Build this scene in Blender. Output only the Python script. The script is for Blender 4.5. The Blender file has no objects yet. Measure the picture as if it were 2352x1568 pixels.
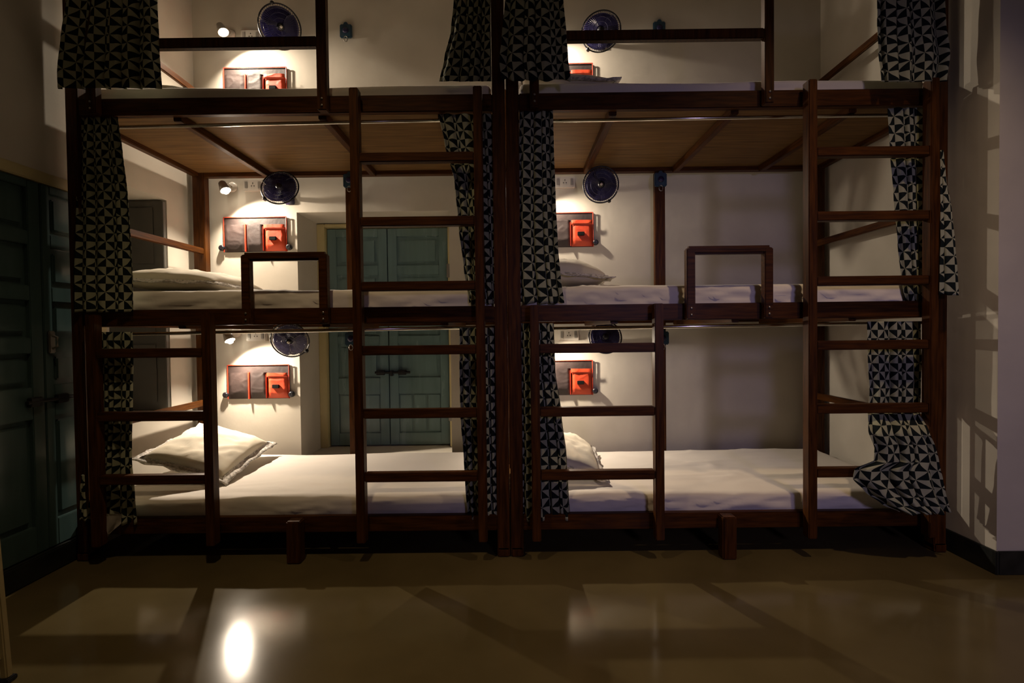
import bpy, bmesh, math, random
from mathutils import Vector, Matrix, noise
random.seed(7)
C = bpy.context.scene.collection
PI = math.pi

# ---------------------------------------------------------------- camera
CAM = Vector((.024, -2.372, 1.052)); PITCH, ROLL, YAW = .0198, -.0116, -.003; F = 1176.0
_f = Vector((math.sin(YAW)*math.cos(PITCH), math.cos(YAW)*math.cos(PITCH), -math.sin(PITCH)))
_r = Vector((math.cos(YAW), -math.sin(YAW), 0)); _u = _r.cross(_f)
RT = _r*math.cos(ROLL)+_u*math.sin(ROLL); UP = -_r*math.sin(ROLL)+_u*math.cos(ROLL)
def ray(x, y): return RT*((x-1176)/F)-UP*((y-784)/F)+_f
def at(x, y, Y):                      # photo pixel -> point on the vertical plane at depth Y
    d = ray(x, y); return CAM+d*((Y-CAM.y)/d.y)
def atX(x, y, X):
    d = ray(x, y); return CAM+d*((X-CAM.x)/d.x)

cam = bpy.data.objects.new('camera', bpy.data.cameras.new('camera')); C.objects.link(cam)
cam.data.lens = 18.0; cam.data.sensor_width = 36.0; cam.data.clip_start = .05
m = Matrix((RT, UP, -_f)).transposed().to_4x4(); m.translation = CAM; cam.matrix_world = m
bpy.context.scene.camera = cam

# ---------------------------------------------------------------- materials
def mat(name, base=(.5,.5,.5), rough=.5, metal=0, spec=.5, emit=None, es=0):
    m = bpy.data.materials.new(name); m.use_nodes = True
    b = m.node_tree.nodes['Principled BSDF']
    b.inputs['Base Color'].default_value = (*base, 1); b.inputs['Roughness'].default_value = rough
    b.inputs['Metallic'].default_value = metal; b.inputs['Specular IOR Level'].default_value = spec
    if emit: b.inputs['Emission Color'].default_value = (*emit, 1); b.inputs['Emission Strength'].default_value = es
    return m
def N(m, t, **kw):
    n = m.node_tree.nodes.new(t)
    for k, v in kw.items(): setattr(n, k, v)
    return n
def L(m, a, b): m.node_tree.links.new(a, b)
def noisy(m, c1, c2, scale=(1,1,1), s=5, detail=6, bump=0, coord='Object', dist=.01, rr=None, lo=.3, hi=.7):
    b = m.node_tree.nodes['Principled BSDF']
    tc = N(m, 'ShaderNodeTexCoord'); mp = N(m, 'ShaderNodeMapping'); mp.inputs['Scale'].default_value = scale
    nz = N(m, 'ShaderNodeTexNoise'); nz.inputs['Scale'].default_value = s; nz.inputs['Detail'].default_value = detail
    cr = N(m, 'ShaderNodeValToRGB'); cr.color_ramp.elements[0].color = (*c1, 1); cr.color_ramp.elements[1].color = (*c2, 1)
    cr.color_ramp.elements[0].position = lo; cr.color_ramp.elements[1].position = hi
    L(m, tc.outputs[coord], mp.inputs[0]); L(m, mp.outputs[0], nz.inputs[0]); L(m, nz.outputs[0], cr.inputs[0]); L(m, cr.outputs[0], b.inputs['Base Color'])
    if bump:
        bp = N(m, 'ShaderNodeBump'); bp.inputs['Strength'].default_value = bump; bp.inputs['Distance'].default_value = dist
        L(m, nz.outputs[0], bp.inputs['Height']); L(m, bp.outputs[0], b.inputs['Normal'])
    if rr:
        mr = N(m, 'ShaderNodeMapRange'); mr.inputs['To Min'].default_value = rr[0]; mr.inputs['To Max'].default_value = rr[1]
        L(m, nz.outputs[0], mr.inputs[0]); L(m, mr.outputs[0], b.inputs['Roughness'])
    return m
def wood(name, scale, c1=(.026,.0080,.0012), c2=(.090,.030,.0045), rough=.42):
    m = mat(name, rough=rough, spec=.14); noisy(m, c1, c2, scale, 6, 8, .12, dist=.002); return m
W_X = wood('wood_along_x', (1.2, 14, 14)); W_Z = wood('wood_along_z', (14, 14, 1.2)); W_Y = wood('wood_along_y', (14, 1.2, 14))
PLY = wood('plywood_deck', (.7, 9, 4), (.10,.055,.020), (.18,.10,.036), .55)
WALL = mat('white_plaster', rough=.85, spec=.2); noisy(WALL, (.52,.485,.42), (.61,.57,.495), (1,1,1), 3, 8, .5, dist=.012)
CEIL = mat('ceiling_plaster', (.45,.42,.37), .9)
TRIM = mat('cream_paint', rough=.4); noisy(TRIM, (.50,.43,.22), (.60,.52,.29), s=4)
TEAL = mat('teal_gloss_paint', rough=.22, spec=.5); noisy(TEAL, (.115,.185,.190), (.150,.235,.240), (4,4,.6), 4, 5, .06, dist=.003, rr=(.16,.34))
TEAL_SHADED = mat('shaded_teal_gloss_paint', rough=.2, spec=.5); noisy(TEAL_SHADED, (.040,.072,.072), (.055,.095,.093), (4,4,.6), 4, 5, .06, dist=.003, rr=(.14,.3))  # the same teal with the left side's dimness mixed into the colour
SHUT = mat('grey_shutter_paint', rough=.6); noisy(SHUT, (.075,.072,.062), (.10,.095,.082), s=5)
BASE = mat('black_stone_skirting', rough=.3); noisy(BASE, (.012,.014,.014), (.025,.027,.026), s=18)
FLOOR = mat('polished_kota_stone', rough=.1, spec=.34); noisy(FLOOR, (.088,.067,.030), (.125,.096,.044), (1,1,1), 2.3, 7, .012, dist=.002, rr=(.09,.19))
CHROME = mat('chrome_tube', (.75,.72,.66), .18, 1)
STEEL = mat('dull_steel', (.35,.33,.3), .4, 1)
IRON = mat('black_iron', (.02,.02,.022), .45, .6)
SHEET = mat('white_cotton_sheet', rough=.85, spec=.2); noisy(SHEET, (.74,.69,.63), (.80,.75,.69), (1,1,1), 4, 6, .25, dist=.01)
b = SHEET.node_tree.nodes['Principled BSDF']; b.inputs['Sheen Weight'].default_value = .15
PILLOW = mat('cream_pillowcase', rough=.85, spec=.2); noisy(PILLOW, (.68,.62,.50), (.76,.70,.58), (1,1,1), 7, 6, .4, dist=.01)
LACE = mat('embroidered_edge', rough=.9, spec=.1); noisy(LACE, (.42,.40,.37), (.74,.70,.66), (1,1,1), 70, 3, .8, dist=.004, lo=.42, hi=.55)
FAB_D = mat('charcoal_fabric', rough=.6); noisy(FAB_D, (.022,.013,.012), (.048,.030,.027), (1,1,1), 9, 5, .5, dist=.012)
FAB_R = mat('red_orange_fabric', rough=.55); noisy(FAB_R, (.46,.040,.010), (.62,.070,.018), (1,1,1), 11, 4, .5, dist=.01)
PIPE = mat('red_piping', (.55,.050,.018), .5)
LABEL = mat('black_label', (.008,.008,.008), .9, 0, .1)
BLUE = mat('navy_blue_plastic', (.016,.014,.06), .3)
BLADE = mat('translucent_blue_plastic', (.018,.014,.085), .3)
b = BLADE.node_tree.nodes['Principled BSDF']; b.inputs['Transmission Weight'].default_value = .15
BLACKP = mat('black_plastic', (.012,.012,.016), .35)
WHITEP = mat('white_plastic', (.62,.58,.52), .35)
HOOKB = mat('petrol_blue_plastic', rough=.45); noisy(HOOKB, (.010,.035,.07), (.018,.06,.10), s=20)
BULB = mat('glowing_bulb', (1,1,1), .3, emit=(1,.86,.66), es=30)
SHADE = mat('frosted_shade', (.36,.34,.31), .3, .3)
CREAMM = mat('cream_painted_metal', rough=.4); noisy(CREAMM, (.42,.34,.18), (.50,.41,.23), s=6)

def curtain_mat():
    m = mat('pinwheel_print_cotton', rough=.8, spec=.15); b = m.node_tree.nodes['Principled BSDF']
    uv = N(m, 'ShaderNodeUVMap'); sx = N(m, 'ShaderNodeSeparateXYZ'); L(m, uv.outputs[0], sx.inputs[0])
    def mth(op, a, bb=None):
        n = N(m, 'ShaderNodeMath', operation=op)
        for i, v in enumerate((a, bb)):
            if v is None: continue
            if isinstance(v, (int, float)): n.inputs[i].default_value = v
            else: L(m, v, n.inputs[i])
        return n.outputs[0]
    cell, cellv = .092, .078
    fu = mth('SUBTRACT', mth('FRACT', mth('DIVIDE', sx.outputs[0], cell)), .5)
    fv = mth('SUBTRACT', mth('FRACT', mth('DIVIDE', sx.outputs[1], cellv)), .5)
    d = mth('SUBTRACT', mth('ABSOLUTE', fu), mth('ABSOLUTE', fv))
    s = mth('MULTIPLY', mth('MULTIPLY', mth('SIGN', fu), mth('SIGN', fv)), mth('SIGN', d))
    nz = N(m, 'ShaderNodeTexNoise'); nz.inputs['Scale'].default_value = 3.0; L(m, uv.outputs[0], nz.inputs[0])
    s2 = mth('GREATER_THAN', s, 0.0)
    lt = N(m, 'ShaderNodeMix', data_type='RGBA'); L(m, nz.outputs[0], lt.inputs[0])
    lt.inputs[6].default_value = (.30,.32,.22,1); lt.inputs[7].default_value = (.42,.42,.31,1)
    mx = N(m, 'ShaderNodeMix', data_type='RGBA'); L(m, s2, mx.inputs[0])
    mx.inputs[6].default_value = (.0065,.011,.012,1); L(m, lt.outputs[2], mx.inputs[7]); L(m, mx.outputs[2], b.inputs['Base Color'])
    return m
CURT = curtain_mat()

# ---------------------------------------------------------------- helpers
def add_box(bm, x0, x1, y0, y1, z0, z1, bev=0):
    M = Matrix.Translation(((x0+x1)/2, (y0+y1)/2, (z0+z1)/2)) @ Matrix.Diagonal((abs(x1-x0), abs(y1-y0), abs(z1-z0), 1))
    r = bmesh.ops.create_cube(bm, size=1, matrix=M)
    if bev:
        es = {e for v in r['verts'] for e in v.link_edges}
        bmesh.ops.bevel(bm, geom=list(es), offset=bev, segments=2, affect='EDGES', clamp_overlap=True)
def box(x0, x1, y0, y1, z0, z1, bev=0):
    bm = bmesh.new(); add_box(bm, x0, x1, y0, y1, z0, z1, bev); return bm
def add_bar(bm, a, b, w, h, bev=.003):      # bar from a to b, w across (horizontal), h high
    a, b = Vector(a), Vector(b); d = b-a; ln = d.length; z = d.normalized()
    ref = Vector((0,0,1)) if abs(z.z) < .9 else Vector((0,1,0))
    x = ref.cross(z).normalized(); y = z.cross(x)
    M = Matrix((x, y, z)).transposed().to_4x4(); M.translation = (a+b)/2
    r = bmesh.ops.create_cube(bm, size=1, matrix=M @ Matrix.Diagonal((w, h, ln, 1)))
    if bev:
        es = {e for v in r['verts'] for e in v.link_edges}
        bmesh.ops.bevel(bm, geom=list(es), offset=bev, segments=2, affect='EDGES', clamp_overlap=True)
def add_tube(bm, pts, r, seg=8, closed=False):
    pts = [Vector(p) for p in pts]; n = len(pts); rings = []
    for i, p in enumerate(pts):
        if closed: t = (pts[(i+1) % n]-pts[i-1]).normalized()
        else: t = (pts[min(i+1, n-1)]-pts[max(i-1, 0)]).normalized()
        ref = Vector((0,0,1)) if abs(t.z) < .9 else Vector((1,0,0))
        x = ref.cross(t).normalized(); y = t.cross(x)
        rings.append([bm.verts.new(p+(x*math.cos(2*PI*k/seg)+y*math.sin(2*PI*k/seg))*r) for k in range(seg)])
    for i in range(n if closed else n-1):
        A, B = rings[i], rings[(i+1) % n]
        for k in range(seg): bm.faces.new((A[k], A[(k+1) % seg], B[(k+1) % seg], B[k]))
    if not closed:
        bm.faces.new(rings[0][::-1]); bm.faces.new(rings[-1])
def add_lathe(bm, prof, M=Matrix(), seg=24, cap=True):   # prof: (radius, height) along local z
    rings = []
    for r, h in prof:
        rings.append([bm.verts.new(M @ Vector((r*math.cos(2*PI*k/seg), r*math.sin(2*PI*k/seg), h))) for k in range(seg)])
    for A, B in zip(rings, rings[1:]):
        for k in range(seg): bm.faces.new((A[k], A[(k+1) % seg], B[(k+1) % seg], B[k]))
    if cap:
        bm.faces.new(rings[0][::-1]); bm.faces.new(rings[-1])
def frame_on(origin, axis, upref=(0,0,1)):
    z = Vector(axis).normalized(); x = Vector(upref).cross(z)
    x = x.normalized() if x.length > .01 else Vector((1,0,0)); y = z.cross(x)
    M = Matrix((x, y, z)).transposed().to_4x4(); M.translation = Vector(origin); return M
def world_loc(o):
    v = Vector((0,0,0))
    while o: v = v+o.location; o = o.parent
    return v
def obj(name, bm, m, parent=None, smooth=False, weld=False):
    if weld: bmesh.ops.remove_doubles(bm, verts=bm.verts, dist=1e-5)
    bmesh.ops.recalc_face_normals(bm, faces=bm.faces)
    if parent: bmesh.ops.translate(bm, verts=bm.verts, vec=-world_loc(parent))
    me = bpy.data.meshes.new(name); bm.to_mesh(me); bm.free(); me.materials.append(m)
    if smooth:
        for p in me.polygons: p.use_smooth = True
    o = bpy.data.objects.new(name, me); C.objects.link(o)
    if parent: o.parent = parent
    return o
def centred(o):                              # move a top-level mesh's origin to its base
    vs = o.data.vertices; n = len(vs)
    c = Vector((sum(v.co.x for v in vs)/n, sum(v.co.y for v in vs)/n, min(v.co.z for v in vs)))
    o.data.transform(Matrix.Translation(-c)); o.location = c; return o
def thing(name, label, cat, loc, group=None):
    o = bpy.data.objects.new(name, None); C.objects.link(o); o.location = loc
    o.empty_display_size = .1; return tag(o, label, cat, group)
def tag(o, label, cat, group=None):
    o['label'] = label; o['category'] = cat
    if group: o['group'] = group
    return o
def struct(name, bm, m, parent=None):
    o = obj(name, bm, m, parent)
    if not parent: o['kind'] = 'structure'
    return o

# ---------------------------------------------------------------- the room
WL, WR, WB, H = -2.065, 2.06, 1.03, 3.45
bm = box(WL-.02, 4.2, -5.2, 1.5, -.1, 0); struct('floor', bm, FLOOR)
bm = box(WL-.02, 4.2, -5.2, 1.5, H, H+.1); struct('ceiling', bm, CEIL)
NX0, NX1, NZ0, NZ1, ND = -1.402, -.394, .21, 1.855, 1.40      # the deep doorway in the back wall
bm = bmesh.new()
add_box(bm, WL-.3, NX0, WB, ND+.12, 0, H); add_box(bm, NX1, WR+.3, WB, ND+.12, 0, H)
add_box(bm, NX0, NX1, WB, ND+.12, NZ1, H); add_box(bm, NX0, NX1, WB, ND+.12, 0, NZ0)
struct('wall_back', bm, WALL)
bm = bmesh.new(); add_box(bm, NX0, NX1, ND+.07, ND+.12, NZ0, NZ1); struct('trim_3', bm, TRIM)   # boarding behind the doors
bm = bmesh.new()
add_box(bm, NX0, NX0+.055, ND-.03, ND+.06, NZ0, NZ1-.005, .004); add_box(bm, NX1-.055, NX1, ND-.03, ND+.06, NZ0, NZ1-.005, .004)
add_box(bm, NX0+.055, NX1-.055, ND-.03, ND+.06, NZ1-.03, NZ1-.005, .004)
struct('trim_1', bm, TRIM)

def door_leaf(name, parent, m, a0, a1, z0, z1, panels, planks=None, P=None, t=.035):
    """leaf spanning a0..a1 and z0..z1; P(a, depth, z) maps to world, depth grows towards the viewer"""
    bm = bmesh.new()
    def bx(u0, u1, d0, d1, w0, w1, bev=0):
        p, q = P(u0, d0, w0), P(u1, d1, w1)
        add_box(bm, min(p[0], q[0]), max(p[0], q[0]), min(p[1], q[1]), max(p[1], q[1]), min(p[2], q[2]), max(p[2], q[2]), bev)
    bx(a0, a1, 0, t*.55, z0, z1)                         # core
    st = (a1-a0)*.15
    bx(a0, a0+st, 0, t, z0, z1, .003); bx(a1-st, a1, 0, t, z0, z1, .003)
    prev = z0
    for k, (w0, w1) in enumerate(panels):
        bx(a0+st, a1-st, 0, t, prev, w0, .003); prev = w1
        if planks and k == 0:
            n = planks; w = (a1-a0-2*st)/n
            for i in range(n): bx(a0+st+i*w+.006, a0+st+(i+1)*w-.006, 0, t*.8, w0+.008, w1-.008, .004)
        else:
            bx(a0+st+.02, a1-st-.02, 0, t*.85, w0+.02, w1-.02, .008)
    bx(a0+st, a1-st, 0, t, prev, z1, .003)
    return obj(name, bm, m, parent)

# teal double door at the back of the doorway
d1 = thing('door_1', 'closed teal panelled double door in the deep doorway behind the left beds', 'door', ((NX0+NX1)/2, ND+.02, NZ0)); d1['kind'] = 'structure'
dx0, dx1, dm = NX0+.06, NX1-.06, -.90
P1 = lambda a, d, z: (a, ND+.05-d, z)
pan = [(NZ0+.10, .60), (.72, .97), (1.03, 1.24), (1.30, 1.48), (1.55, 1.76)]
door_leaf('leaf', d1, TEAL, dx0, dm-.003, NZ0+.01, NZ1-.035, pan, 2, P1); door_leaf('leaf', d1, TEAL, dm+.003, dx1, NZ0+.01, NZ1-.035, pan, 3, P1)
bm = bmesh.new(); zb = at(900, 855, ND).z
add_tube(bm, [(-1.0, ND-.005, zb), (-.74, ND-.005, zb)], .009); add_box(bm, -.99, -.93, ND-.012, ND+.016, zb-.018, zb+.018, .003); add_box(bm, -.83, -.77, ND-.012, ND+.016, zb-.018, zb+.018, .003)
add_box(bm, -.885, -.865, ND-.03, ND+.016, zb-.025, zb+.014, .003)
obj('bolt', bm, IRON, d1)
for z in (.45, 1.50): obj('hinge', box(dx1-.004, dx1+.02, ND-.035, ND-.005, z-.05, z+.05, .003), STEEL, d1)

# left wall with the teal door and the shuttered window recess
DY0, DY1, DZ0, DZ1 = -.50, .20, .10, 1.735
WY0, WY1, WZ0, WZ1 = .27, .735, .60, 1.868
bm = bmesh.new(); xo = WL-.50
add_box(bm, xo, WL, -5.2, DY0-.05, 0, H); add_box(bm, xo, WL, DY0-.05, WY0, DZ1+.05, H)
add_box(bm, xo, WL, DY1+.05, WY0, 0, DZ1+.05)
add_box(bm, xo, WL, WY0, WY1, WZ1, H); add_box(bm, xo, WL, WY0, WY1, 0, WZ0); add_box(bm, xo, WL, WY1, 1.1, 0, H)
add_box(bm, xo-.04, xo, DY0-.05, DY1+.05, 0, DZ1+.05); add_box(bm, xo-.04, xo, WY0, WY1, WZ0, WZ1)
struct('wall_left', bm, WALL)
bm = bmesh.new()
add_box(bm, xo, WL+.008, DY0-.05, DY1+.05, DZ1, DZ1+.05, .004); add_box(bm, xo, WL+.006, DY0-.05, DY0, 0, DZ1, .004); add_box(bm, xo, WL+.006, DY1, DY1+.05, 0, DZ1, .004)
struct('trim_2', bm, TRIM)
bm = box(xo, WL+.02, DY0, DY1, 0, DZ0, .006); struct('trim_4', bm, BASE)
w = thing('window_1', 'deep window opening in the left wall with a grey shutter folded back against its side', 'window', (WL-.25, WY1, WZ0)); w['kind'] = 'structure'
bm = bmesh.new(); add_box(bm, xo+.02, WL-.004, WY1-.030, WY1-.002, WZ0+.005, WZ1-.012, .003)
for z0, z1 in ((.65,1.0), (1.06,1.42), (1.48,1.82)): add_box(bm, xo+.08, WL-.06, WY1-.036, WY1-.030, z0, z1, .003)
obj('shutter', bm, SHUT, w)
bm = bmesh.new(); add_box(bm, xo+.001, xo+.02, WY0+.002, WY1-.035, WZ0+.002, WZ1-.002); obj('closed_panel', bm, SHUT, w)
d2 = thing('door_2', 'shaded teal panelled double door in the left wall with a sliding bolt', 'door', (WL-.02, (DY0+DY1)/2, DZ0)); d2['kind'] = 'structure'
P2 = lambda a, d, z: (WL-.045+d, a, z)
zz = lambda y, x=70: atX(x, y, WL).z
pan2 = [(zz(1215), zz(965)), (zz(890), zz(812)), (zz(775), zz(690)), (zz(655), zz(562)), (zz(530), zz(432))]
mid = -.10
door_leaf('leaf', d2, TEAL_SHADED, DY0+.01, mid-.003, DZ0+.005, DZ1-.005, pan2, None, P2, .045); door_leaf('leaf', d2, TEAL_SHADED, mid+.003, DY1-.01, DZ0+.005, DZ1-.005, pan2, None, P2, .045)
bm = bmesh.new(); zb = atX(110, 918, WL).z
add_tube(bm, [(WL+.012, -.20, zb), (WL+.012, .05, zb)], .009); add_box(bm, WL-.001, WL+.02, -.19, -.13, zb-.02, zb+.02, .003); add_box(bm, WL-.001, WL+.02, -.06, -.0, zb-.02, zb+.02, .003)
obj('bolt', bm, IRON, d2)
bm = bmesh.new(); zb = zz(785, 125)
add_box(bm, WL-.001, WL+.014, mid+.012, mid+.045, zb-.05, zb+.05, .004); add_tube(bm, [(WL+.01, mid+.028, zb+.03), (WL+.035, mid+.028, zb+.02), (WL+.035, mid+.028, zb-.02), (WL+.01, mid+.028, zb-.03)], .006)
obj('door_handle', bm, STEEL, d2)

# right wall, its corner and the wall facing the room beyond it
CY = -.215
bm = bmesh.new(); add_box(bm, WR, WR+.25, CY, WB+.1, 0, H); add_box(bm, WR+.25, 4.4, CY, CY+.25, 0, H); struct('wall_right', bm, WALL)
bm = bmesh.new(); add_box(bm, 4.2, 4.4, -5.2, CY, 0, H); struct('wall_far_right', bm, WALL)
bm = bmesh.new(); add_box(bm, WL-.16, 4.4, -5.4, -5.2, 0, H); struct('wall_front', bm, WALL)
bm = bmesh.new(); add_box(bm, WR-.012, WR, CY-.012, WB, 0, .10, .003); add_box(bm, WR, 4.2, CY-.012, CY, 0, .10, .003); struct('baseboard_right', bm, BASE)
bm = bmesh.new(); add_box(bm, WL, WL+.012, -5.2, DY0-.05, 0, .10, .003); struct('baseboard_left', bm, BASE)

# ---------------------------------------------------------------- the triple bunk beds
HB = 3.02
DECK = (.150, 1.120, 2.092)                  # deck undersides
RAILT = (.196, 1.172, 2.146); RAILB = (.122, 1.096, 2.068)
def ladder(bed, xs, ztop, zbot, rungs, wd=.040):
    """xs = the two stile front-left x's; the ladder hangs on the front of the rails"""
    Y0, Y1 = -.068, -.016
    lo = Vector((xs[0], -.04, zbot)); e = bpy.data.objects.new('ladder', None); C.objects.link(e); e.parent = bed; e.location = lo-world_loc(bed)
    for x in xs: obj('stile', box(x, x+wd, Y0, Y1, zbot, ztop, .004), W_Z, e)
    for z in rungs: obj('rung', box(xs[0]+wd, xs[1], Y0+.006, Y1-.004, z-.021, z+.021, .004), W_X, e)
    for x in xs:                             # metal brackets that hold it to the rail
        for zt, zb in zip(RAILT, RAILB):
            if zbot < zb and zt-.02 < ztop: obj('bracket', box(x+.008, x+wd-.008, Y1-.002, .001, zb+.02, zb+.045), IRON, e)
def u_frame(bed, name, x0, x1, z0, z1, wd, dep=.042, mid=None, post_top=None):
    bm = bmesh.new(); Y0, Y1 = -dep, -.001
    # left leg, right leg, top member with rounded outer corners
    add_box(bm, x0, x0+wd, Y0, Y1, z0, z1-.012, .004); add_box(bm, x1-wd, x1, Y0, Y1, z0, z1-.012, .004)
    add_box(bm, x0+.003, x1-.003, Y0+.001, Y1-.001, z1-wd, z1, .010)
    if mid: add_box(bm, x0+wd, x1-wd, Y0+.004, Y1-.004, mid-.023, mid+.023, .004)
    o = obj(name, bm, W_Z if mid else W_X, bed)
    for x in (x0+wd/2, x1-wd/2):
        for dz in (.02, .05):
            bm = bmesh.new(); add_lathe(bm, [(.005,0), (.005,.003), (.002,.0045)], frame_on((x, Y0-.0002, z0+dz), (0,-1,0)), 8)
            obj('screw', bm, STEEL, o)
def bed(side):
    X0, X1 = (-2.03, -.004) if side < 0 else (.002, 2.03)
    lab = ('left reddish brown wooden triple bunk bed with two ladders, nearest the teal doors' if side < 0 else
           'right reddish brown wooden triple bunk bed with two ladders, beside the right wall')
    B = thing('triple_bunk_bed', lab, 'bunk bed', ((X0+X1)/2, .48, 0), 'triple bunk beds along the back wall')
    pw = .058
    for x in (X0, X1-pw):
        obj('post', box(x, x+pw, 0, .06, .012, HB, .004), W_Z, B)
        obj('foot', box(x-.0, x+pw, -.006, .066, 0, .040, .006), W_Z, B)
    bx = (X0-.0 if side < 0 else X0, X1-.075)
    for x in bx: obj('post', box(x, x+.075, .93, .99, 0, 2.60, .004), W_Z, B)
    mx = -1.05 if side < 0 else .946         # post at the middle of the back
    obj('post', box(mx, mx+.065, .945, .99, 0, RAILB[2], .004), W_Z, B)
    for zt, zb in zip(RAILT, RAILB):
        obj('front_rail', box(X0+pw, X1-pw, .004, .040, zb, zt, .004), W_X, B)
        obj('back_rail', box(X0+.075, X1-.075, .93 if zt > 2 else .95, .985, zb, zt, .004), W_X, B)
        for x in (X0+.006, X1-.046): obj('end_rail', box(x, x+.04, .06, .93, zb, zt, .004), W_Y, B)
    for z in DECK[1:]: obj('deck', box(X0+.046, X1-.046, .041, .929, z, z+.014), PLY, B)
    z = DECK[0]; ex = (X0-.030, X1-.001) if side < 0 else (X0+.001, X1+.027)
    obj('deck', box(ex[0], ex[1], .062, 1.026, z+.0, z+.014), PLY, B)      # lowest boards widened to the walls to stop lamp light leaking under
    bats = (-1.54, -.86, -.30) if side < 0 else (.50, 1.07, 1.62)
    for k, z in enumerate(DECK):
        for x in bats: obj('batten', box(x-.018, x+.018, .041, .929, z-.038, z, .003), W_Y, B)
    for z in (2.59, 1.59, .615):             # side guards at head and foot
        x = X0+.045 if side < 0 else X1-.07
        obj('side_guard', box(x-.0, x+.022, .06, .945, z-.02, z+.02, .004), W_Y, B)
    # top frame for the uppermost curtains
    obj('canopy_rail', box(X0+pw, X1-pw, .004, .04, HB-.075, HB, .004), W_X, B)
    # chrome curtain rods
    for z in (2.043, 1.066):
        bm = bmesh.new(); s = .008 if side < 0 else .004
        add_tube(bm, [(X0+pw, .058, z-s), ((X0+X1)/2, .058, z), (X1-pw, .058, z+s)], .0085, 10)
        o = obj('curtain_rod', bm, CHROME, B, True)
    bm = bmesh.new(); add_tube(bm, [(X0+pw, -.022, 2.93), (X1-pw, -.022, 2.93)], .0085, 10); obj('curtain_rod', bm, CHROME, B, True)
    # stub leg under the middle of the front
    sx = -1.025 if side < 0 else .967
    obj('stub_leg', box(sx, sx+.064, -.058, .002, 0, .195, .005), W_Z, B)
    rz = (.394, .684, .972, 1.262, 1.553, 1.840)
    if side < 0:
        a, b2 = at(803, 300, -.068).x, at(1087, 300, -.068).x
        ladder(B, (a-.002, b2), 2.150, .095, rz)
        a, b2 = at(198, 900, -.068).x, at(464, 900, -.068).x
        ladder(B, (a, b2), 1.150, .090, rz[:3])
        u_frame(B, 'guard_frame', at(553, 650, -.042).x, at(751, 650, -.042).x, 1.098, at(650, 578, -.042).z, .039)
        u_frame(B, 'guard_frame', -1.90, at(749, 150, -.042).x, 2.062, 2.74, .045, mid=at(600, 94, -.042).z)
    else:
        a, b2 = at(1858, 700, -.068).x, at(2137, 700, -.068).x
        ladder(B, (a, b2), 2.160, .095, rz)
        a, b2 = at(1219, 850, -.068).x, at(1505, 850, -.068).x
        ladder(B, (a, b2), 1.170, .095, rz[:3])
        u_frame(B, 'guard_frame', at(1578, 650, -.042).x, at(1777, 650, -.042).x, 1.098, at(1680, 563, -.042).z, .039)
        u_frame(B, 'guard_frame', at(1217, 230, -.042).x, at(1779, 150, -.042).x, 2.068, 2.74, .042, mid=at(1500, 77, -.042).z)
    return B
bed(-1); bed(1)

# ---------------------------------------------------------------- mattresses
def mattress(x0, x1, y0, y1, z0, z1, label, seed, wr=.006, sag=.004):
    bm = bmesh.new(); nx, ny, nz = 90, 40, 8
    bmesh.ops.create_cube(bm, size=1)
    bmesh.ops.subdivide_edges(bm, edges=[e for e in bm.edges if abs(e.verts[0].co.x-e.verts[1].co.x) > .5], cuts=nx, use_grid_fill=True)
    bmesh.ops.subdivide_edges(bm, edges=[e for e in bm.edges if abs(e.verts[0].co.y-e.verts[1].co.y) > .5], cuts=ny, use_grid_fill=True)
    bmesh.ops.subdivide_edges(bm, edges=[e for e in bm.edges if abs(e.verts[0].co.z-e.verts[1].co.z) > .5], cuts=nz, use_grid_fill=True)
    hx, hy, hz = (x1-x0)/2, (y1-y0)/2, (z1-z0)/2; R = .028
    c = Vector(((x0+x1)/2, (y0+y1)/2, (z0+z1)/2)); o3 = Vector((seed*7.3, seed*3.1, seed))
    for v in bm.verts:
        p = Vector((v.co.x*2*hx, v.co.y*2*hy, v.co.z*2*hz))
        q = Vector((max(-hx+R, min(hx-R, p.x)), max(-hy+R, min(hy-R, p.y)), max(-hz+R, min(hz-R, p.z))))
        d = p-q
        if d.length > 1e-6: p = q+d.normalized()*min(R, d.length) if d.length > R else p
        w = c+p
        # soft creases of the sheet running diagonally, plus slow undulation
        top = max(0, p.z/hz); front = max(0, -p.y/hy)
        s = noise.noise(Vector((w.x*1.6, w.y*2.2, w.z*2))+o3)*.010*top
        u = Vector((w.x*3.0+w.y*4.5, (w.y-w.x*.25)*11, w.z*9))+o3
        cr = (1-abs(noise.noise(u))*2.4); cr = max(0, cr)**2
        zone = max(0, noise.noise(Vector((w.x*2.2, w.y*2.5, 9))+o3)+.25)
        s += cr*wr*zone*1.6
        w.z += s*(1 if top > .3 else .2)
        uf = Vector((w.x*2.2+w.z*6, w.z*30-w.x*4.5, seed)); cf = max(0, 1-abs(noise.noise(uf))*2.6)**2
        if front > .6: w.y -= cf*wr*1.7*(1-abs(p.z/hz)*.7)
        if front > .6 and p.z < -hz*.4: w.z -= (noise.noise(Vector((w.x*2.0, seed, 0)))*.5+.2)*.012
        v.co = w
    o = centred(obj('mattress', bm, SHEET, None, True)); tag(o, label, 'mattress', 'sheeted mattresses on the bunks'); return o
gx = .062
LX0, LX1, RX0, RX1 = -2.03+gx, -.004-gx, .002+gx, 2.03-gx
mats = {}
MZ = {'b': (.166, .276), 'm': (1.136, 1.262), 't': (2.108, 2.215)}
nm = {'b': 'bottom', 'm': 'middle', 't': 'top'}
mats['lb'] = mattress(LX0+.006, LX1, .047, .925, *MZ['b'], 'white sheeted mattress on the bottom bunk of the left bed, bright under its lamp', 1)
mats['lm'] = mattress(LX0+.006, LX1, .047, .925, *MZ['m'], 'cream lit mattress on the middle bunk of the left bed', 2, .008)
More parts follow.
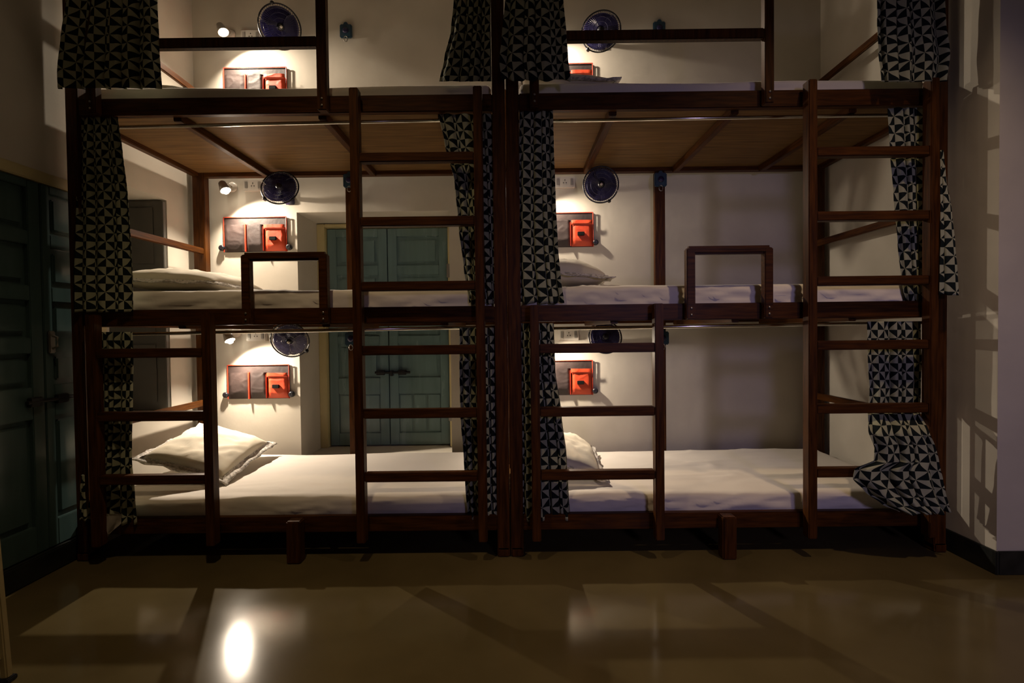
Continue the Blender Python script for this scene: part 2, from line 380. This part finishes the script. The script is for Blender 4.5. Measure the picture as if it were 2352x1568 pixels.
mats['lt'] = mattress(LX0+.006, LX1, .047, .925, *MZ['t'], 'dim grey sheeted mattress on the top bunk of the left bed', 3, .003)
mats['rb'] = mattress(RX0, RX1-.006, .047, .925, *MZ['b'], 'white sheeted mattress on the bottom bunk of the right bed, lilac on its side', 4, .009)
mats['rm'] = mattress(RX0, RX1-.006, .047, .925, *MZ['m'], 'creased cream mattress on the middle bunk of the right bed', 5, .010)
mats['rt'] = mattress(RX0, RX1-.006, .047, .925, *MZ['t'], 'dim grey sheeted mattress on the top bunk of the right bed', 6, .003)
# corner of the bottom sheet hanging loose over the rail
bm = bmesh.new(); n = 10
pts = [(232,1190), (300,1188), (289,1222), (262,1230), (248,1248), (232,1232), (227,1212)]
g = []
for i in range(n+1):
    row = []
    for j in range(n+1):
        s, t = i/n, j/n
        xl = 231+17*t+3*math.sin(t*5); wdt = 62*(1-t)**.7+3; x = xl+s*wdt*(1-.15*t); y = 1180+t*(66-22*s)
        p = at(x, y, -.012-.012*math.sin(s*5+t*2)); row.append(bm.verts.new(p))
    g.append(row)
for i in range(n):
    for j in range(n): bm.faces.new((g[i][j], g[i+1][j], g[i+1][j+1], g[i][j+1]))
bmesh.ops.solidify(bm, geom=list(bm.faces), thickness=.002)
obj('sheet_corner', bm, SHEET, mats['lb'], True)

# ---------------------------------------------------------------- pillows
def pillow(loc, size, rz, tilt, roll, label, seed, edge=.035):
    """size = (length x, width y, height); flat lying pillow, then rotated"""
    lx, ly, h = size
    M = Matrix.Translation(loc) @ Matrix.Rotation(rz, 4, 'Z') @ Matrix.Rotation(tilt, 4, 'Y') @ Matrix.Rotation(roll, 4, 'X')
    T = thing('pillow', label, 'pillow', loc, 'pillows on the bunks')
    def surf(n, inset, top):
        pass
    bm = bmesh.new(); n = 30; grids = []
    for sgn in (1, -1):
        g = []
        for i in range(n+1):
            row = []
            for j in range(n+1):
                u, v = 2*i/n-1, 2*j/n-1
                k = (1-abs(u)**2.6)*(1-abs(v)**2.6)
                pin = 1-.07*(1-abs(v))**.5*abs(u)**3; pin2 = 1-.07*(1-abs(u))**.5*abs(v)**3
                zz_ = sgn*h/2*max(0, k)**.42
                if sgn > 0: zz_ += noise.noise(Vector((u*1.7, v*1.7, seed)))*.018*k; zz_ += max(0, 1-abs(noise.noise(Vector((u*2+v, v*4-u, seed+4))))*3)**2*.012*k
                else: zz_ *= .55
                row.append(bm.verts.new(M @ Vector((u*lx/2*pin, v*ly/2*pin2, zz_))))
            g.append(row)
        for i in range(n):
            for j in range(n):
                q = (g[i][j], g[i+1][j], g[i+1][j+1], g[i][j+1]); bm.faces.new(q if sgn > 0 else q[::-1])
        grids.append(g)
    obj('cushion', bm, PILLOW, T, True, True)
    # embroidered flange round the rim
    bm = bmesh.new(); per = []
    K = 96
    for k in range(K):
        a = k/K*4; s = int(a); f = a-s
        e = [(-1+2*f, -1), (1, -1+2*f), (1-2*f, 1), (-1, 1-2*f)][s]; per.append(e)
    rings = []
    for r, (o, zz_) in enumerate(((-.10, .012), (0, .006), (.5, .003), (1, 0), (1, -.004), (0, -.006))):
        ring = []
        for k, (u, v) in enumerate(per):
            pin = 1-.07*(1-abs(v))**.5*abs(u)**3; pin2 = 1-.07*(1-abs(u))**.5*abs(v)**3
            d = edge*o*(1+.10*math.sin(k*2.1)); wv = .006*math.sin(k*.9+seed)*max(0, o)
            ring.append(bm.verts.new(M @ Vector((u*(lx/2*pin+d), v*(ly/2*pin2+d), zz_+wv))))
        rings.append(ring)
    for A, Bq in zip(rings, rings[1:]):
        for k in range(K): bm.faces.new((A[k], A[(k+1) % K], Bq[(k+1) % K], Bq[k]))
    obj('embroidered_edge', bm, LACE, T, True)
    return T
pillow((-1.70, .52, .395), (.42, .60, .15), R0 := .10, .30, .10, 'pillow with embroidered edge tilted against the wall, bottom bunk of the left bed', 1)
pillow((-1.72, .45, 1.318), (.52, .62, .155), .05, .04, .0, 'puffy cream pillow on the middle bunk of the left bed', 2, .028)
pillow((-1.76, .45, 2.265), (.40, .60, .11), 0, .06, 0, 'dim pillow mostly hidden behind the curtain, top bunk of the left bed', 3, .02)
pillow((.28, .50, .375), (.42, .60, .15), -.05, .28, .04, 'pillow leaning beside the curtain, bottom bunk of the right bed', 4)
pillow((.27, .47, 1.335), (.46, .60, .19), 0, .10, 0, 'pillow half hidden by the curtain, middle bunk of the right bed', 5, .03)
pillow((.30, .42, 2.275), (.46, .60, .13), 0, .08, 0, 'dim pillow under the curtain hem, top bunk of the right bed', 6, .025)

# ---------------------------------------------------------------- curtains
def curtain_part(rows, Yf, nf, amp, W, seed, nu=130, nv=70, hem=.006, ph=0, v0=0, xw=.75):
    """rows: (pixel y, left x, right x); Yf(s, t) the cloth's depth; W the flat width of the cloth in metres"""
    bm = bmesh.new(); uvl = bm.loops.layers.uv.new('UVMap'); g = []; uvs = {}
    ys = [r[0] for r in rows]
    def lerp(y):
        for a, b2 in zip(rows, rows[1:]):
            if y <= b2[0]:
                f = (y-a[0])/(b2[0]-a[0]); f2 = f*f*(3-2*f)*.5+f*.5
                return a[1]+(b2[1]-a[1])*f2, a[2]+(b2[2]-a[2])*f2
        return rows[-1][1], rows[-1][2]
    Hm = 0; prevz = None
    for j in range(nv+1):
        t = j/nv; y = ys[0]+(ys[-1]-ys[0])*t; xl, xr = lerp(y); row = []
        Ym = Yf(.5, t); zc = at((xl+xr)/2, y, Ym).z
        if prevz is not None: Hm += abs(prevz-zc)
        prevz = zc
        for i in range(nu+1):
            s = i/nu
            a = 2*PI*nf*(s+.05*math.sin(2*PI*s*1.3+seed)+.035*noise.noise(Vector((s*3, t*1.5, seed))))+ph
            fold = math.sin(a)+.35*math.sin(2.17*a+seed+t*1.2)
            Yb = Yf(s, t)
            px = xl+(xr-xl)*(s+xw/(2*PI*nf)*math.sin(a*1.0+1.3)*min(1, 8*s*(1-s)))
            p = at(px, y, Yb)
            q = Vector((p.x, Yb+amp*fold*(.75+.5*t)+.004*noise.noise(Vector((s*6, t*6, seed))), p.z))
            if j > nv-6: q.z += hem*fold*((j-nv+6)/6)
            vv = bm.verts.new(q); uvs[vv] = (s*W, v0-Hm); row.append(vv)
        g.append(row)
    for j in range(nv):
        for i in range(nu):
            f = bm.faces.new((g[j][i], g[j+1][i], g[j+1][i+1], g[j][i+1]))
            for lp in f.loops: lp[uvl].uv = uvs[lp.vert]
    return bm
def cloth(name, bm, parent=None):
    o = obj(name, bm, CURT, parent, True)
    md = o.modifiers.new('thickness', 'SOLIDIFY'); md.thickness = .0018; md.offset = 0
    return o
def curtain(label, *a, **k):
    return tag(centred(cloth('curtain', curtain_part(*a, **k))), label, 'curtain', 'pinwheel print curtains on the bunks')
cst = lambda y: (lambda s, t: y)
# uppermost tier, hung in front of the posts
curtain('wide curtain gathered at the left end of the left bed, topmost tier',
        [(-120,150,352), (0,146,358), (90,134,361), (160,126,364), (203,128,367)], cst(-.050), 5, .016, .82, 1, xw=1.0)
curtain('flaring curtain left of the centre posts on the topmost tier',
        [(-120,1052,1126), (0,1042,1127), (70,1035,1127), (130,1020,1128), (187,1008,1129)], cst(.020), 4, .010, .42, 2)
curtain('dark curtain right of the centre posts on the topmost tier',
        [(-120,1166,1290), (0,1160,1293), (80,1153,1300), (140,1147,1304), (184,1152,1310)], cst(-.060), 4, .011, .44, 3, hem=.012)
curtain('curtain at the right end of the right bed, topmost tier',
        [(-120,2016,2170), (0,2012,2168), (60,2012,2172), (130,2014,2180), (188,2020,2172)], cst(-.060), 4, .013, .56, 4, xw=.9)
# middle tier, inside the rails
curtain('curtain hanging bright at its foot on the middle bunk, left end of the left bed',
        [(268,186,272), (350,180,284), (450,178,297), (560,177,304), (640,175,307), (716,176,308)], (lambda s, t: .026-.045*t), 3.5, .0085, .44, 5, hem=.002)
curtain('narrow split curtain behind the long ladder on the middle bunk of the left bed',
        [(262,1008,1132), (330,1022,1136), (420,1045,1138), (520,1054,1140), (620,1066,1142), (696,1078,1145)], cst(.024), 4, .010, .42, 6)
curtain('curtain with lamp glowing through it beside the centre posts, middle bunk of the right bed',
        [(254,1193,1270), (340,1192,1272), (450,1190,1276), (560,1188,1281), (640,1190,1288), (695,1192,1296)], cst(.022), 3.5, .010, .30, 7)
cR = curtain('curtain pulled behind the long ladder and round the post, middle bunk of the right bed',
        [(248,2040,2122), (350,2046,2124), (450,2054,2124), (560,2064,2125), (640,2072,2126), (692,2080,2127)], cst(.024), 3, .009, .24, 8)
cloth('outer_fold', curtain_part([(345,2160,2166), (400,2160,2172), (480,2160,2184), (560,2160,2192), (620,2158,2197), (676,2157,2200)],
      cst(-.078), 1, .006, .11, 9, nu=40), cR)
# bottom tier
cB = curtain('crumpled curtain behind the short ladder, bottom bunk of the left bed',
        [(762,222,306), (850,226,308), (950,228,305), (1050,224,305), (1120,214,312), (1198,200,318)], cst(.004), 5, .011, .46, 10, hem=.008)
cloth('outer_fold', curtain_part([(1090,187,194), (1140,185,196), (1192,184,200)], cst(-.062), 1, .004, .04, 11, nu=24, nv=30), cB)
curtain('narrow curtain between long ladder and centre posts, bottom bunk of the left bed',
        [(752,1056,1136), (850,1056,1138), (950,1058,1140), (1050,1066,1141), (1120,1070,1142), (1186,1076,1144)], cst(.022), 4, .012, .42, 12)
curtain('curtain behind the short ladder beside the centre posts, bottom bunk of the right bed',
        [(742,1196,1272), (850,1198,1276), (950,1198,1290), (1050,1200,1302), (1120,1198,1306), (1188,1200,1310)], cst(.018), 4, .013, .42, 13, hem=.010)
def flare(s, t):
    k = max(0, min(1, (t-.44)/.16)); k = k*k*(3-2*k); return .026-.135*k
curtain('billowing twisted curtain spilling over the ladder foot, bottom bunk of the right bed',
        [(738,1994,2114), (830,1996,2116), (900,2000,2114), (950,1996,2112), (990,1998,2134), (1030,2012,2150), (1058,2010,2156), (1078,1966,2160),
         (1100,1962,2166), (1130,1990,2172), (1160,2030,2180), (1178,2070,2186)], flare, 3.5, .014, .52, 14, nv=110, hem=.004)

# ---------------------------------------------------------------- fans
def fan(c, axis, r, label, seed, spin=0, dot=True):
    c = Vector(c); T = thing('wall_fan', label, 'fan', c, 'small blue wall fans')
    M = frame_on(c, axis) @ Matrix.Rotation(spin, 4, 'Z')
    circ = lambda rr, h, n=48: [M @ Vector((rr*math.cos(2*PI*k/n), rr*math.sin(2*PI*k/n), h)) for k in range(n)]
    bm = bmesh.new(); add_tube(bm, circ(r, 0), .0045, 8, True); add_box(bm, -.001, .001, -.001, .001, -.001, .001)
    a = spin; pts = [M @ Vector((r*1.02, -.012, -.012)), M @ Vector((r*1.02, .012, .012))]
    add_lathe(bm, [(.010,-.012), (.012,0), (.010,.014)], frame_on(M @ Vector((r+.004, 0, 0)), M.to_3x3() @ Vector((0,0,1))), 8)
    bmesh.ops.delete(bm, geom=[v for v in bm.verts if v.co.length < .005], context='VERTS')
    obj('rim', bm, BLACKP, T, True)
    for nm_, sg, dep in (('front_grille', 1, .030), ('back_grille', -1, .050)):
        bm = bmesh.new(); n = 54
        for k in range(n):
            a = 2*PI*k/n; pp = []
            for q in (0, .25, .5, .75, 1):
                rr = r*(.20+.80*q); pp.append(M @ Vector((rr*math.cos(a), rr*math.sin(a), sg*dep*math.sqrt(max(0, 1-q**2.4)))))
            add_tube(bm, pp, .0009, 4)
        for q in (.22, .5, .75): add_tube(bm, circ(r*(.2+.8*q), sg*dep*math.sqrt(1-q**2.4)), .0012, 4, True)
        obj(nm_, bm, BLUE, T)
    bm = bmesh.new()                        # three broad overlapping blades
    for b_ in range(3):
        g = []
        for i in range(9):
            rr = r*(.14+.76*i/8); row = []
            for j in range(13):
                an = 2*PI*b_/3+(j/12-.5)*2.5*(.80+.20*math.sin(PI*i/8)); row.append(bm.verts.new(M @ Vector((rr*math.cos(an), rr*math.sin(an), (j/12-.5)*.022*(.5+i/16)))))
            g.append(row)
        for i in range(8):
            for j in range(12): bm.faces.new((g[i][j], g[i+1][j], g[i+1][j+1], g[i][j+1]))
    bmesh.ops.solidify(bm, geom=list(bm.faces), thickness=.0015)
    obj('blades', bm, BLADE, T, True)
    bm = bmesh.new(); add_lathe(bm, [(.022,-.02), (.022,.012), (.016,.031), (.0025,.033)], M, 20); obj('hub', bm, BLACKP, T, True)
    if dot:
        bm = bmesh.new(); add_lathe(bm, [(.0085,.033), (.0085,.036), (.002,.038)], M, 16); obj('cap', bm, WHITEP, T, True)
    bm = bmesh.new(); add_lathe(bm, [(.012,-.10), (.032,-.095), (.036,-.05), (.030,-.02)], M, 20)
    obj('motor', bm, BLUE, T, True)
    back = M @ Vector((0, 0, -.09)); bm = bmesh.new(); wy = min(.948, WB) if False else WB
    wp = Vector((back.x, WB-.004, max(back.z-.0, back.z)))
    add_tube(bm, [back, (back+wp)/2+Vector((0,0,-.01)), wp], .012, 8); add_box(bm, wp.x-.03, wp.x+.03, WB-.012, WB-.0005, wp.z-.04, wp.z+.04, .004)
    obj('bracket', bm, BLUE, T, True)
fan(at(643,62,.87), (.55,-.75,-.42), .125, 'tilted blue wall fan on the topmost tier of the left bed', 1, 2.0)
fan(at(643,431,.86), (.10,-.95,.28), .113, 'dark navy wall fan with toothed rim, middle bunk of the left bed', 2, 3.9, False)
fan(at(666,781,.86), (.12,-.90,-.38), .116, 'blue wall fan with white cap over the doorway edge, bottom bunk of the left bed', 3, 5.6)
fan(at(1380,72,.87), (-.28,-.93,-.10), .122, 'blue wall fan behind the guard rail, topmost tier of the right bed', 4, 4.0, False)
fan(at(1380,424,.86), (-.05,-.97,-.18), .110, 'round navy wall fan with bright white cap, middle bunk of the right bed', 5, 5.2)
fan(at(1390,774,.86), (.05,-.95,.22), .104, 'blue wall fan cut by the ladder rung, bottom bunk of the right bed', 6, 2.3, False)

# ---------------------------------------------------------------- reading lamps
def lamp(px, py, label, watts=56):
    p = at(px, py, .915); ax = Vector((.43, -.18, -.78)).normalized()
    T = thing('reading_lamp', label, 'lamp', p, 'reading lamps at the heads of the bunks')
    M = frame_on(p, ax); wp = Vector((p.x-.012, WB-.001, p.z+.045))
    bm = bmesh.new(); add_lathe(bm, [(.032,0), (.032,.010), (.022,.016)], frame_on(wp, (0,-1,0)), 24); obj('wall_base', bm, WHITEP, T, True)
    bm = bmesh.new(); add_tube(bm, [wp+Vector((0,-.01,0)), wp+Vector((0,-.045,.004)), M @ Vector((0,0,-.055))], .006, 8); obj('arm', bm, CHROME, T, True)
    bm = bmesh.new(); add_lathe(bm, [(.012,-.062), (.022,-.052), (.028,-.02), (.033,.010), (.0315,.010), (.026,-.02), (.020,-.045), (.004,-.05)], M, 28); obj('lamp_shade', bm, SHADE, T, True)
    bm = bmesh.new(); add_lathe(bm, [(.003,.030), (.014,.026), (.020,.012), (.019,-.002), (.012,-.022), (.003,-.030)], M, 20); obj('bulb', bm, BULB, T, True)
    ld = bpy.data.lights.new('reading_lamp_light', 'SPOT'); ld.energy = watts; ld.color = (1, .83, .64); ld.spot_size = math.radians(156); ld.spot_blend = .7; ld.shadow_soft_size = .012
    lo = bpy.data.objects.new('reading_lamp_light', ld); C.objects.link(lo)
    lo.matrix_world = Matrix.Translation(p+ax*.042) @ ax.to_track_quat('-Z', 'Y').to_matrix().to_4x4()
lamp(512, 72, 'glaring reading lamp on the topmost tier of the left bed')
lamp(517, 435, 'lit reading lamp on the middle bunk of the left bed')
lamp(527, 779, 'lit reading lamp on the bottom bunk of the left bed')
lamp(1243, 60, 'reading lamp behind the curtain, topmost tier of the right bed', 30)
lamp(1243, 425, 'reading lamp glowing through the curtain, middle bunk of the right bed', 25)
lamp(1243, 770, 'reading lamp hidden behind the curtain, bottom bunk of the right bed', 34)

# ---------------------------------------------------------------- socket boards
def sockets(px, py, w, label):
    p = at(px, py, WB-.012); h = .075
    T = thing('socket_board', label, 'switchboard', (p.x, WB, p.z-h/2), 'white socket boards by the fans')
    obj('plate', box(p.x-w/2, p.x+w/2, WB-.026, WB-.0005, p.z-h/2, p.z+h/2, .004), WHITEP, T)
    bm = bmesh.new(); k = 3
    for i in range(k):
        x = p.x-w/2+w*(i+.5)/k-.0
        if i == 1:
            for dx, dz in ((-.009,-.006), (.009,-.006), (0,.012)): add_lathe(bm, [(.0035,0), (.0035,.0015)], frame_on((x+dx, WB-.0258, p.z+dz), (0,-1,0)), 8)
            obj('socket', bm, BLACKP, T); bm = bmesh.new()
        else:
            obj('switch', box(x-.009, x+.009, WB-.030, WB-.0255, p.z-.022, p.z+.022, .002), SHADE, T)
    bm.free()
sockets(583, 426, .13, 'white socket board left of the fan, middle bunk of the left bed')
sockets(590, 770, .13, 'white socket board left of the fan, bottom bunk of the left bed')
sockets(578, 84, .13, 'white socket board above the guard rail, topmost tier of the left bed')
sockets(1297, 419, .135, 'white socket board left of the fan, middle bunk of the right bed')
sockets(1306, 768, .135, 'white socket board left of the fan, bottom bunk of the right bed')

# ---------------------------------------------------------------- wall organisers
def organiser(x0, y0, x1, y1, label, seed, knobs=(1, 1)):
    a, b2 = at(x0, y0, WB-.02), at(x1, y1, WB-.02); X0, X1, Z1, Z0 = a.x, b2.x, a.z, b2.z
    T = thing('wall_organiser', label, 'organiser', ((X0+X1)/2, WB, Z0), 'charcoal and orange hanging organisers')
    def puff(u0, u1, w0, w1, dep, m, name, base=0, n=30, wr=.0018):
        bm = bmesh.new(); g = []
        for i in range(n+1):
            row = []
            for j in range(n+1):
                u, w = i/n, j/n; x = X0+(X1-X0)*(u0+(u1-u0)*u); z = Z0+(Z1-Z0)*(w0+(w1-w0)*w)
                k = min(1, 7*u*(1-u))**.6*min(1, 4*w*(1.25-w))
                y = WB-.012-base-dep*k-wr*max(0, 1-abs(noise.noise(Vector((x*9+z*5, z*16-x*4, seed))))*3)**2*k
                row.append(bm.verts.new((x, y, z)))
            g.append(row)
        for i in range(n):
            for j in range(n): bm.faces.new((g[i][j], g[i+1][j], g[i+1][j+1], g[i][j+1]))
        return obj(name, bm, m, T, True)
    obj('backing', box(X0, X1, WB-.010, WB-.0005, Z0, Z1, .003), FAB_D, T)
    puff(.012, .345, .015, .78, .013, FAB_D, 'pocket'); puff(.365, .64, .015, .78, .015, FAB_D, 'pocket')
    pk = puff(.655, .985, .015, .70, .014, FAB_R, 'orange_pocket'); puff(.65, .987, .64, .77, .006, FAB_R, 'pocket_flap', .016)
    xl = X0+(X1-X0)*.80; zl = Z0+(Z1-Z0)*.37
    obj('tag', box(xl-.022, xl+.022, WB-.040, WB-.026, zl-.012, zl+.012, .002), LABEL, pk)
    bm = bmesh.new(); yb = WB-.014
    for p, q in (((X0,Z0),(X0,Z1)), ((X0,Z1),(X1,Z1)), ((X1,Z1),(X1,Z0))): add_tube(bm, [(p[0], yb, p[1]), (q[0], yb, q[1])], .0032, 8)
    xs = X0+(X1-X0)*.355; add_box(bm, xs-.0045, xs+.0045, WB-.028, WB-.010, Z0, Z0+(Z1-Z0)*.79, .002)
    xs = X0+(X1-X0)*.64; add_box(bm, xs-.0015, xs+.0015, WB-.028, WB-.010, Z0+.005, Z0+(Z1-Z0)*.72, .001)
    obj('piping', bm, PIPE, T)
    for k, xk in zip(knobs, (X0-.014, X1+.016)):
        if k:
            bm = bmesh.new(); add_lathe(bm, [(.017,0), (.019,.006), (.019,.022), (.013,.028), (.006,.026)], frame_on((xk, WB-.001, Z0+.028), (0,-1,0)), 18); obj('knob', bm, BLACKP, T, True)
organiser(512, 499, 658, 577, 'charcoal and orange pocket organiser hung on the wall, middle bunk of the left bed', 1)
organiser(521, 839, 664, 915, 'charcoal and orange pocket organiser hung on the wall, bottom bunk of the left bed', 2)
organiser(512, 155, 658, 232, 'orange edged organiser half sunk behind the mattress, topmost tier of the left bed', 3)
organiser(1218, 489, 1363, 566, 'organiser cut off by the curtain, middle bunk of the right bed', 4)
organiser(1218, 829, 1362, 907, 'organiser behind the short ladder, bottom bunk of the right bed', 5)
organiser(1218, 146, 1362, 222, 'orange organiser under the guard rail, topmost tier of the right bed', 6)

# ---------------------------------------------------------------- blue hooks
def hook(px, py, Y, label, w=.078, h=.085, dot=False):
    p = at(px, py, Y); yb = Y+.004 if Y < 1 else WB-.0005
    T = thing('hook_block', label, 'hook', (p.x, yb, p.z-h/2), 'blue hook blocks behind the bunks')
    bm = box(p.x-w/2, p.x+w/2, Y-.022, yb, p.z-h/2, p.z+h/2, .006)
    add_lathe(bm, [(.014,0), (.014,.02)], frame_on((p.x, yb-.001, p.z+h/2), (0,-1,0)), 12); obj('plate', bm, HOOKB, T)
    bm = bmesh.new(); add_lathe(bm, [(.020,0), (.018,.006), (.008,.009)], frame_on((p.x, Y-.022, p.z), (0,-1,0)), 18); obj('boss', bm, BLUE, T, True)
    bm = bmesh.new(); z = p.z-h/2
    add_tube(bm, [(p.x+.012*math.cos(a), Y-.02, z-.012+.018*math.sin(a)) for a in [PI*2*k/16 for k in range(16)]], .003, 6, True); obj('ring', bm, STEEL, T, True)
hook(796, 74, WB-.003, 'blue block with a dangling ring on the wall, topmost tier of the left bed')
hook(1513, 68, WB-.003, 'small blue block behind the guard rail, topmost tier of the right bed')
hook(804, 416, .94, 'blue block at the head of the back post, middle bunk of the left bed')
hook(1516, 414, .94, 'blue block on top of the dark back post, middle bunk of the right bed')
hook(808, 778, .94, 'blue block beside the long ladder, bottom bunk of the left bed')
hook(1521, 776, .94, 'blue block behind the short ladder, bottom bunk of the right bed')

# ---------------------------------------------------------------- cream metal rack at the left edge
T = thing('metal_rack', 'cream painted metal upright with a crossbar at the left edge', 'rack', (-1.56, -.83, 0))
p = at(16, 1556, -.83); q = at(-8, 1130, -.83)
bm = bmesh.new(); add_bar(bm, (p.x, -.83, .012), (q.x-.03, -.83, q.z+.15), .022, .022, .004); obj('upright', bm, CREAMM, T)
bm = bmesh.new(); z = at(8, 1517, -.85).z; add_tube(bm, [(p.x-.003, -.852, z), (p.x-.42, -.852, z)], .010, 10); obj('crossbar', bm, CREAMM, T, True)
bm = box(p.x-.018, p.x+.018, -.848, -.812, 0, .014, .003); obj('foot_cap', bm, BLACKP, T)
bm = bmesh.new(); add_bar(bm, (p.x-.43, -.83, .0), (p.x-.43, -.83, q.z+.15), .03, .03, .004); obj('upright', bm, CREAMM, T)

# ---------------------------------------------------------------- light of the room
def room_spot(loc, target, angle, watts, col, size=.05, blend=1.0):
    ld = bpy.data.lights.new('room_light', 'SPOT'); ld.shadow_soft_size = size; ld.energy = watts; ld.color = col
    ld.spot_size = math.radians(angle); ld.spot_blend = blend
    o = bpy.data.objects.new('room_light', ld); C.objects.link(o); o.location = loc
    o.rotation_euler = (Vector(target)-Vector(loc)).to_track_quat('-Z', 'Y').to_euler()
room_spot((-.7, -1.15, 3.3), (-.75, -.55, 0), 84, 56, (1, .72, .40), .05)
room_spot((1.55, -1.15, 3.3), (1.35, -.55, 0), 84, 76, (1, .70, .40), .05)
room_spot((1.5, -4.3, 1.7), (1.35, 0, .75), 60, 80, (.62, .52, 1.0), .25)  # added cool fill light, unseen behind the camera at mid height
W = bpy.data.worlds.new('night'); bpy.context.scene.world = W; W.use_nodes = True
W.node_tree.nodes['Background'].inputs[0].default_value = (.02, .02, .03, 1)

vs = bpy.context.scene.view_settings
vs.view_transform = 'Standard'; vs.look = 'None'; vs.exposure = 0; vs.gamma = 1; vs.use_curve_mapping = False
bpy.context.scene.cycles.max_bounces = 8
bpy.context.scene.cycles.sample_clamp_indirect = 4
